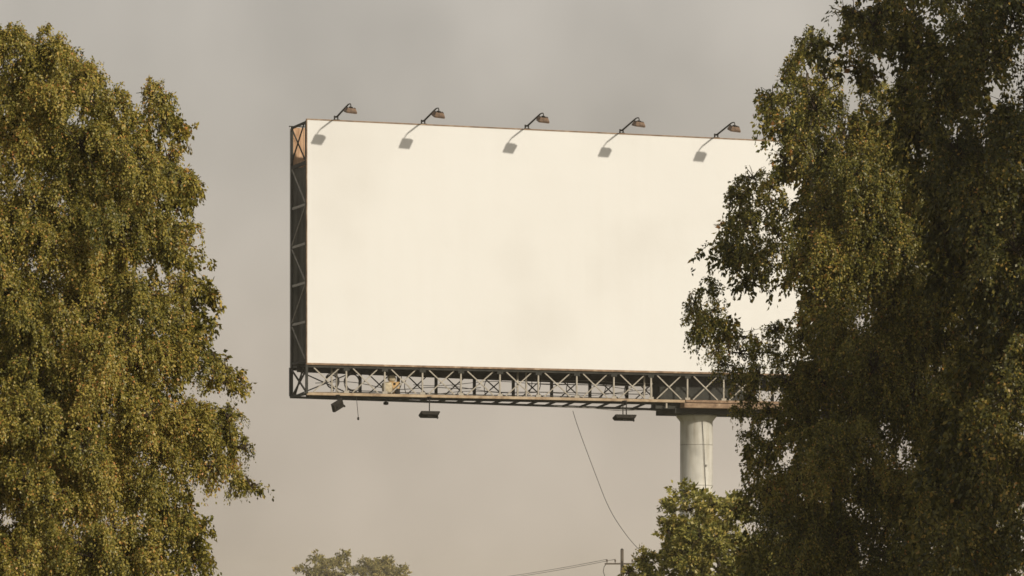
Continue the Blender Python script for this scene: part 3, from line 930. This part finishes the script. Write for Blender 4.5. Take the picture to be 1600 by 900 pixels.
def open_gaps(clumps, points, k=0.75):
    """leave out the clumps that would stand between these points and the sun: the gaps the sun flecks come through"""
    sd = np.array(SUN)
    keep = []
    for q in clumps:
        c, r = q[:2]
        c_ = np.array(c); ok = True
        for p in points:
            d = c_ - np.array(p)
            t = d @ sd
            if t > 1.2 and np.linalg.norm(d - t * sd) < k * float(np.mean(r)):
                ok = False
        if ok: keep.append(q)
    return keep
FLECKS_A = [P(1325,360,57.9), P(1350,330,57.9), P(1305,385,57.9), P(1410,205,58.3), P(1240,120,59), P(1255,190,58.6), P(1225,160,58.8), P(1240,240,58.6)]
FLECKS_B = [P(1485,440,49.6), P(1505,490,49.6), P(1510,550,49.6), P(1535,620,49.4), P(1550,680,49.4)]

def filler(poly, n, r0, r1, g, dens=None):
    """extra clumps scattered inside an outline, so that the crown closes between its main clumps"""
    poly = np.array(poly, float)
    x0, y0 = poly.min(0); x1, y1 = poly.max(0)
    out = []
    while len(out) < n:
        x, y = g.uniform(x0, x1), g.uniform(y0, y1)
        inside = False
        for (ax, ay), (bx, by) in zip(poly, np.roll(poly, -1, 0)):
            if (ay > y) != (by > y) and x < (bx - ax) * (y - ay) / (by - ay) + ax:
                inside = not inside
        if inside and all(math.hypot(x - q[0], y - q[1]) > 0.75 * r0 for q in out):
            r = g.uniform(r0, r1)
            out.append((x, y, r, r * 0.95, None, 0.99))
    return out

# --- birch on the left
g1 = np.random.default_rng(21)
L_SPEC = [(90,116,74,56),(22,122,58,58),(-60,130,80,80),(148,155,52,55),(208,192,42,46),(262,168,32,34),(284,182,20,26),
 (60,230,90,80),(158,262,78,75),(238,282,56,60),(286,272,30,30),(296,300,24,26),(-80,290,110,120),
 (70,365,100,90),(178,375,85,78),(262,382,56,56),(292,405,28,40),
 (40,505,100,90),(150,495,90,80),(240,485,62,56),(285,522,32,30),(300,548,20,20),(225,545,50,40),(302,462,26,34),(306,498,18,22),(-90,510,120,130),
 (80,625,100,90),(190,605,88,78),(274,575,50,50),(335,585,34,30),(362,590,22,24),
 (230,685,88,66),(312,668,56,54),(365,660,32,32),(384,702,26,26),(345,735,44,40),(376,760,24,24),
 (60,755,110,90),(160,765,88,78),(245,775,52,55),(306,822,24,26),(275,835,36,36),(60,880,110,80),(180,875,78,68),(258,880,38,40),(300,880,20,20),
 (-90,730,130,130),(-60,890,130,100),(-210,360,130,140),(-220,600,140,150),(-200,820,150,140),(-160,190,90,90),
 (120,980,120,80),(-40,1000,140,80),(250,970,50,40)]
DL = 40.0
L_SPEC = [(x - (7 if x > 200 and y < 520 else 0), y + (6 if y < 200 else 0), *q) for x, y, *q in L_SPEC]
L_SPEC += [(110, 690, 60, 56), (70, 660, 50, 50), (160, 720, 50, 50)]
L_SPEC += filler([(-20, 110), (150, 130), (250, 230), (240, 400), (270, 520), (300, 640), (270, 760), (230, 900), (-20, 900)], 52, 40, 56, g1)
cl = from_px(DL, L_SPEC, 2.3, -30, 440, g1)
b0 = P(-95, 900, DL)
grow_tree('birch_tree', 'sunlit olive birch filling the left edge of the picture', 'tree', (b0.x, DL + 0.2, 0), (b0.x + 0.5, DL + 0.1, 7.3), cl, (0.0275, 8300), M['leaf_olive'], 31, 1.0, 0.17)

# --- birch on the right, in front of the billboard's end
g2 = np.random.default_rng(22)
A_SPEC = [(1240,103,42,32),(1214,145,32,36),(1262,150,38,44),(1204,190,26,30),(1245,195,46,42),(1290,195,26,40),(1302,240,34,42),(1225,245,30,32),(1265,262,46,42),(1290,295,40,40),
 (1345,180,34,46),(1335,250,36,44),(1395,190,48,50),(1410,330,64,74),(1385,420,60,70),
 (1165,298,34,22),(1143,330,23,25),(1190,318,28,26),(1160,370,36,34),(1202,390,32,38),(1150,410,24,24),(1192,432,27,24),(1236,372,26,34,None,0.7),(1230,425,26,30,None,0.8),(1212,345,20,22,None,0.8),
 (1106,455,20,17),(1082,480,20,26),(1108,496,23,28),(1130,525,28,26),(1088,535,21,22),(1165,535,32,20,None,0.85),(1205,526,30,18,None,0.8),(1150,558,34,20,None,0.9),(1190,560,34,22,None,0.9),(1238,545,28,28,None,0.8),(1252,500,26,24),(1110,560,22,16,None,0.9),
 (1172,598,36,26,None,0.95),(1138,590,26,24,None,0.95),(1124,580,22,18,None,0.95),(1150,612,28,24,None,0.95),(1148,650,18,22,None,0.95),(1166,688,22,22,None,0.95),(1215,575,30,26,None,0.9),(1250,640,34,34),(1218,610,38,36,None,0.95),(1160,632,24,22,None,0.95),(1192,652,28,22,None,0.95),(1170,668,18,16),(1240,670,34,32),(1262,600,32,40),(1205,700,26,22),(1180,735,24,24),
 (1285,345,52,62),(1258,425,50,56),(1322,415,66,74),(1292,510,64,66),(1350,330,56,74),
 (1345,590,86,84),(1275,610,50,66),(1300,710,86,76),(1190,775,34,34),(1235,760,52,46),(1210,830,58,56),(1290,845,96,76),(1400,790,96,96),(1420,500,76,96),(1440,650,76,86),
 (1400,250,50,60),(1230,900,80,60),(1340,930,110,70),(1440,920,100,80),(1520,780,90,110),(1500,420,70,100),(1520,580,80,100),(1250,985,120,60),(1420,1010,120,60)]
DA = 60.0
A_SPEC = [(x + (13 if y < 280 and x < 1280 else (-6 if y < 230 and x < 1320 else 0)), y, rx * (0.9 if y < 280 and x < 1320 else 1), *q) for x, y, rx, *q in A_SPEC]
A_SPEC += [(1425, 560, 50, 66), (1405, 625, 50, 50), (1440, 500, 46, 50), (1360, 640, 50, 50)]
A_SPEC += filler([(1290, 300), (1400, 260), (1540, 400), (1560, 880), (1260, 880), (1290, 600)], 34, 46, 62, g2)
cl = open_gaps(from_px(DA, A_SPEC, 2.2, 1340, 290, g2), FLECKS_A, 0.6)
b0 = P(1330, 900, DA)
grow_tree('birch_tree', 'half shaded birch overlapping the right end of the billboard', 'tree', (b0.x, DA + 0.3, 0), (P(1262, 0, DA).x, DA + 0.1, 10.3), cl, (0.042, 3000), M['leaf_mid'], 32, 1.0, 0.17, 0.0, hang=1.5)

# --- tall dark tree at the right edge
g3 = np.random.default_rng(23)
B_SPEC = [(1322,42,30,26),(1352,62,38,34),(1312,80,20,20),(1380,28,42,34),(1395,75,42,36),(1350,100,26,22),(1340,0,26,22),(1420,-20,50,50),
 (1450,50,56,64),(1500,140,84,84),(1425,150,48,50),(1560,60,78,88),(1560,245,88,98),(1475,265,66,84),(1545,420,86,98),(1590,340,80,90),
 (1585,590,78,98),(1560,740,80,90),(1590,880,90,90),(1505,340,66,80),(1600,470,80,90),(1510,690,60,80),(1480,860,80,80),(1440,200,50,60),(1500,-60,90,70),(1600,-80,90,80),(1530,640,50,60),
 (1700,80,120,130),(1700,300,120,130),(1710,520,120,130),(1720,760,120,130),(1860,-40,140,140),(1860,220,140,150),(1870,480,140,150),(1880,720,140,140),
 (1700,-140,120,90),(2010,100,120,150),(2010,400,120,150)]
DB = 52.0
cl = open_gaps(from_px(DB, B_SPEC, 3.0, 1700, 420, g3), FLECKS_A + FLECKS_B, 0.85)
b0 = P(1690, 900, DB)
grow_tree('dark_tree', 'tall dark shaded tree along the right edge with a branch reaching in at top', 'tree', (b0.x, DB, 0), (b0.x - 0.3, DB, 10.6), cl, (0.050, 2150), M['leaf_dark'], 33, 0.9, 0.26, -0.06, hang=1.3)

# --- neighbour beyond the right edge of the picture, whose shade falls on the two trees
g4 = np.random.default_rng(24)
cl = []
ctr = np.array([13.2, 44.0, 9.6]); rad = np.array([4.6, 4.4, 6.6])
for i in range(130):
    d = unit(g4.normal(size=3)); d = d * g4.uniform(0.35, 0.95)
    c = ctr + d * rad
    k = g4.uniform(0.65, 0.95)
    cl.append((tuple(c), (k, k, k), 3.0))
cl = open_gaps(cl, FLECKS_A + FLECKS_B, 1.1)
grow_tree('shade_tree', 'big tree standing just beyond the right edge of the picture', 'tree', (13.2, 44.0, 0), (13.0, 44.2, 14.5), cl, (0.055, 1500), M['leaf_dark'], 34, 0.8, 0.32)

# --- small broadleaf tree before the column
g5 = np.random.default_rng(25)
S_SPEC = [(1078,795,34,28),(1045,828,34,32),(1112,788,26,20),(1120,845,46,46),(1062,868,44,36),(1010,876,32,26),(1150,800,32,32),(984,892,20,16),(1162,868,56,56),(1040,790,16,14),
 (1090,840,36,34),(1030,910,46,30),(1100,910,60,40),(1180,920,60,50),(1230,880,60,60),(1140,960,90,50),(1060,965,70,45),(1225,960,70,50)]
DS = 83.0
S_SPEC = [(x - 4, y + 5, *q) for x, y, *q in S_SPEC]
cl = from_px(DS, S_SPEC, 1.5, 1130, 150, g5, jitter=0.15)
b0 = P(1135, 900, DS)
grow_tree('broadleaf_tree', 'small light green broadleaf tree in front of the column foot', 'tree', (b0.x, DS, 0), (b0.x - 0.1, DS, 3.6), cl, (0.078, 1050), M['leaf_broad'], 35, 0.15, 0.11)

# --- far round trees at the bottom edge
for i, (spec, cx, lab, dd) in enumerate((
    ([(507,883,17,13),(528,881,17,15),(494,898,12,12),(540,897,12,12),(514,902,26,17),(520,925,32,24)], 515, 'left one of the two far round trees at the bottom edge', 450.0),
    ([(575,886,20,18),(562,898,16,16),(600,890,20,16),(622,897,16,13),(590,905,34,20),(632,905,10,10),(598,930,44,26)], 597, 'right one of the two far round trees at the bottom edge', 470.0))):
    cl = from_px(dd, spec, 2.2, cx, 60, np.random.default_rng(40 + i), jitter=0.5)
    b0 = P(cx, 900, dd)
    grow_tree('far_tree', lab, 'tree', (b0.x, dd, -0.2), (b0.x + 0.3, dd, 6.0), cl, (0.22, 115), M['leaf_far'], 50 + i, 0.2, 0.22, group='far trees')

# ------------------------------------------------------------------ haze
HZ = GW + 60
hm = bpy.data.materials.new('haze_air')
hm.use_nodes = True
hn, hl = hm.node_tree.nodes, hm.node_tree.links
hn.clear()
ho = hn.new('ShaderNodeOutputMaterial')
pv = hn.new('ShaderNodeVolumePrincipled')
pv.inputs['Color'].default_value = (0.97, 0.92, 0.84, 1)
pv.inputs['Density'].default_value = 0.0003
pv.inputs['Anisotropy'].default_value = 0.2
hl.new(pv.outputs['Volume'], ho.inputs['Volume'])
v, f = box_vf(-HZ, HZ, -HZ, HZ, -4.0, 24.0)
haze = link('haze', mesh_from('haze', v, f), None, hm)
tag(haze, kind='stuff')
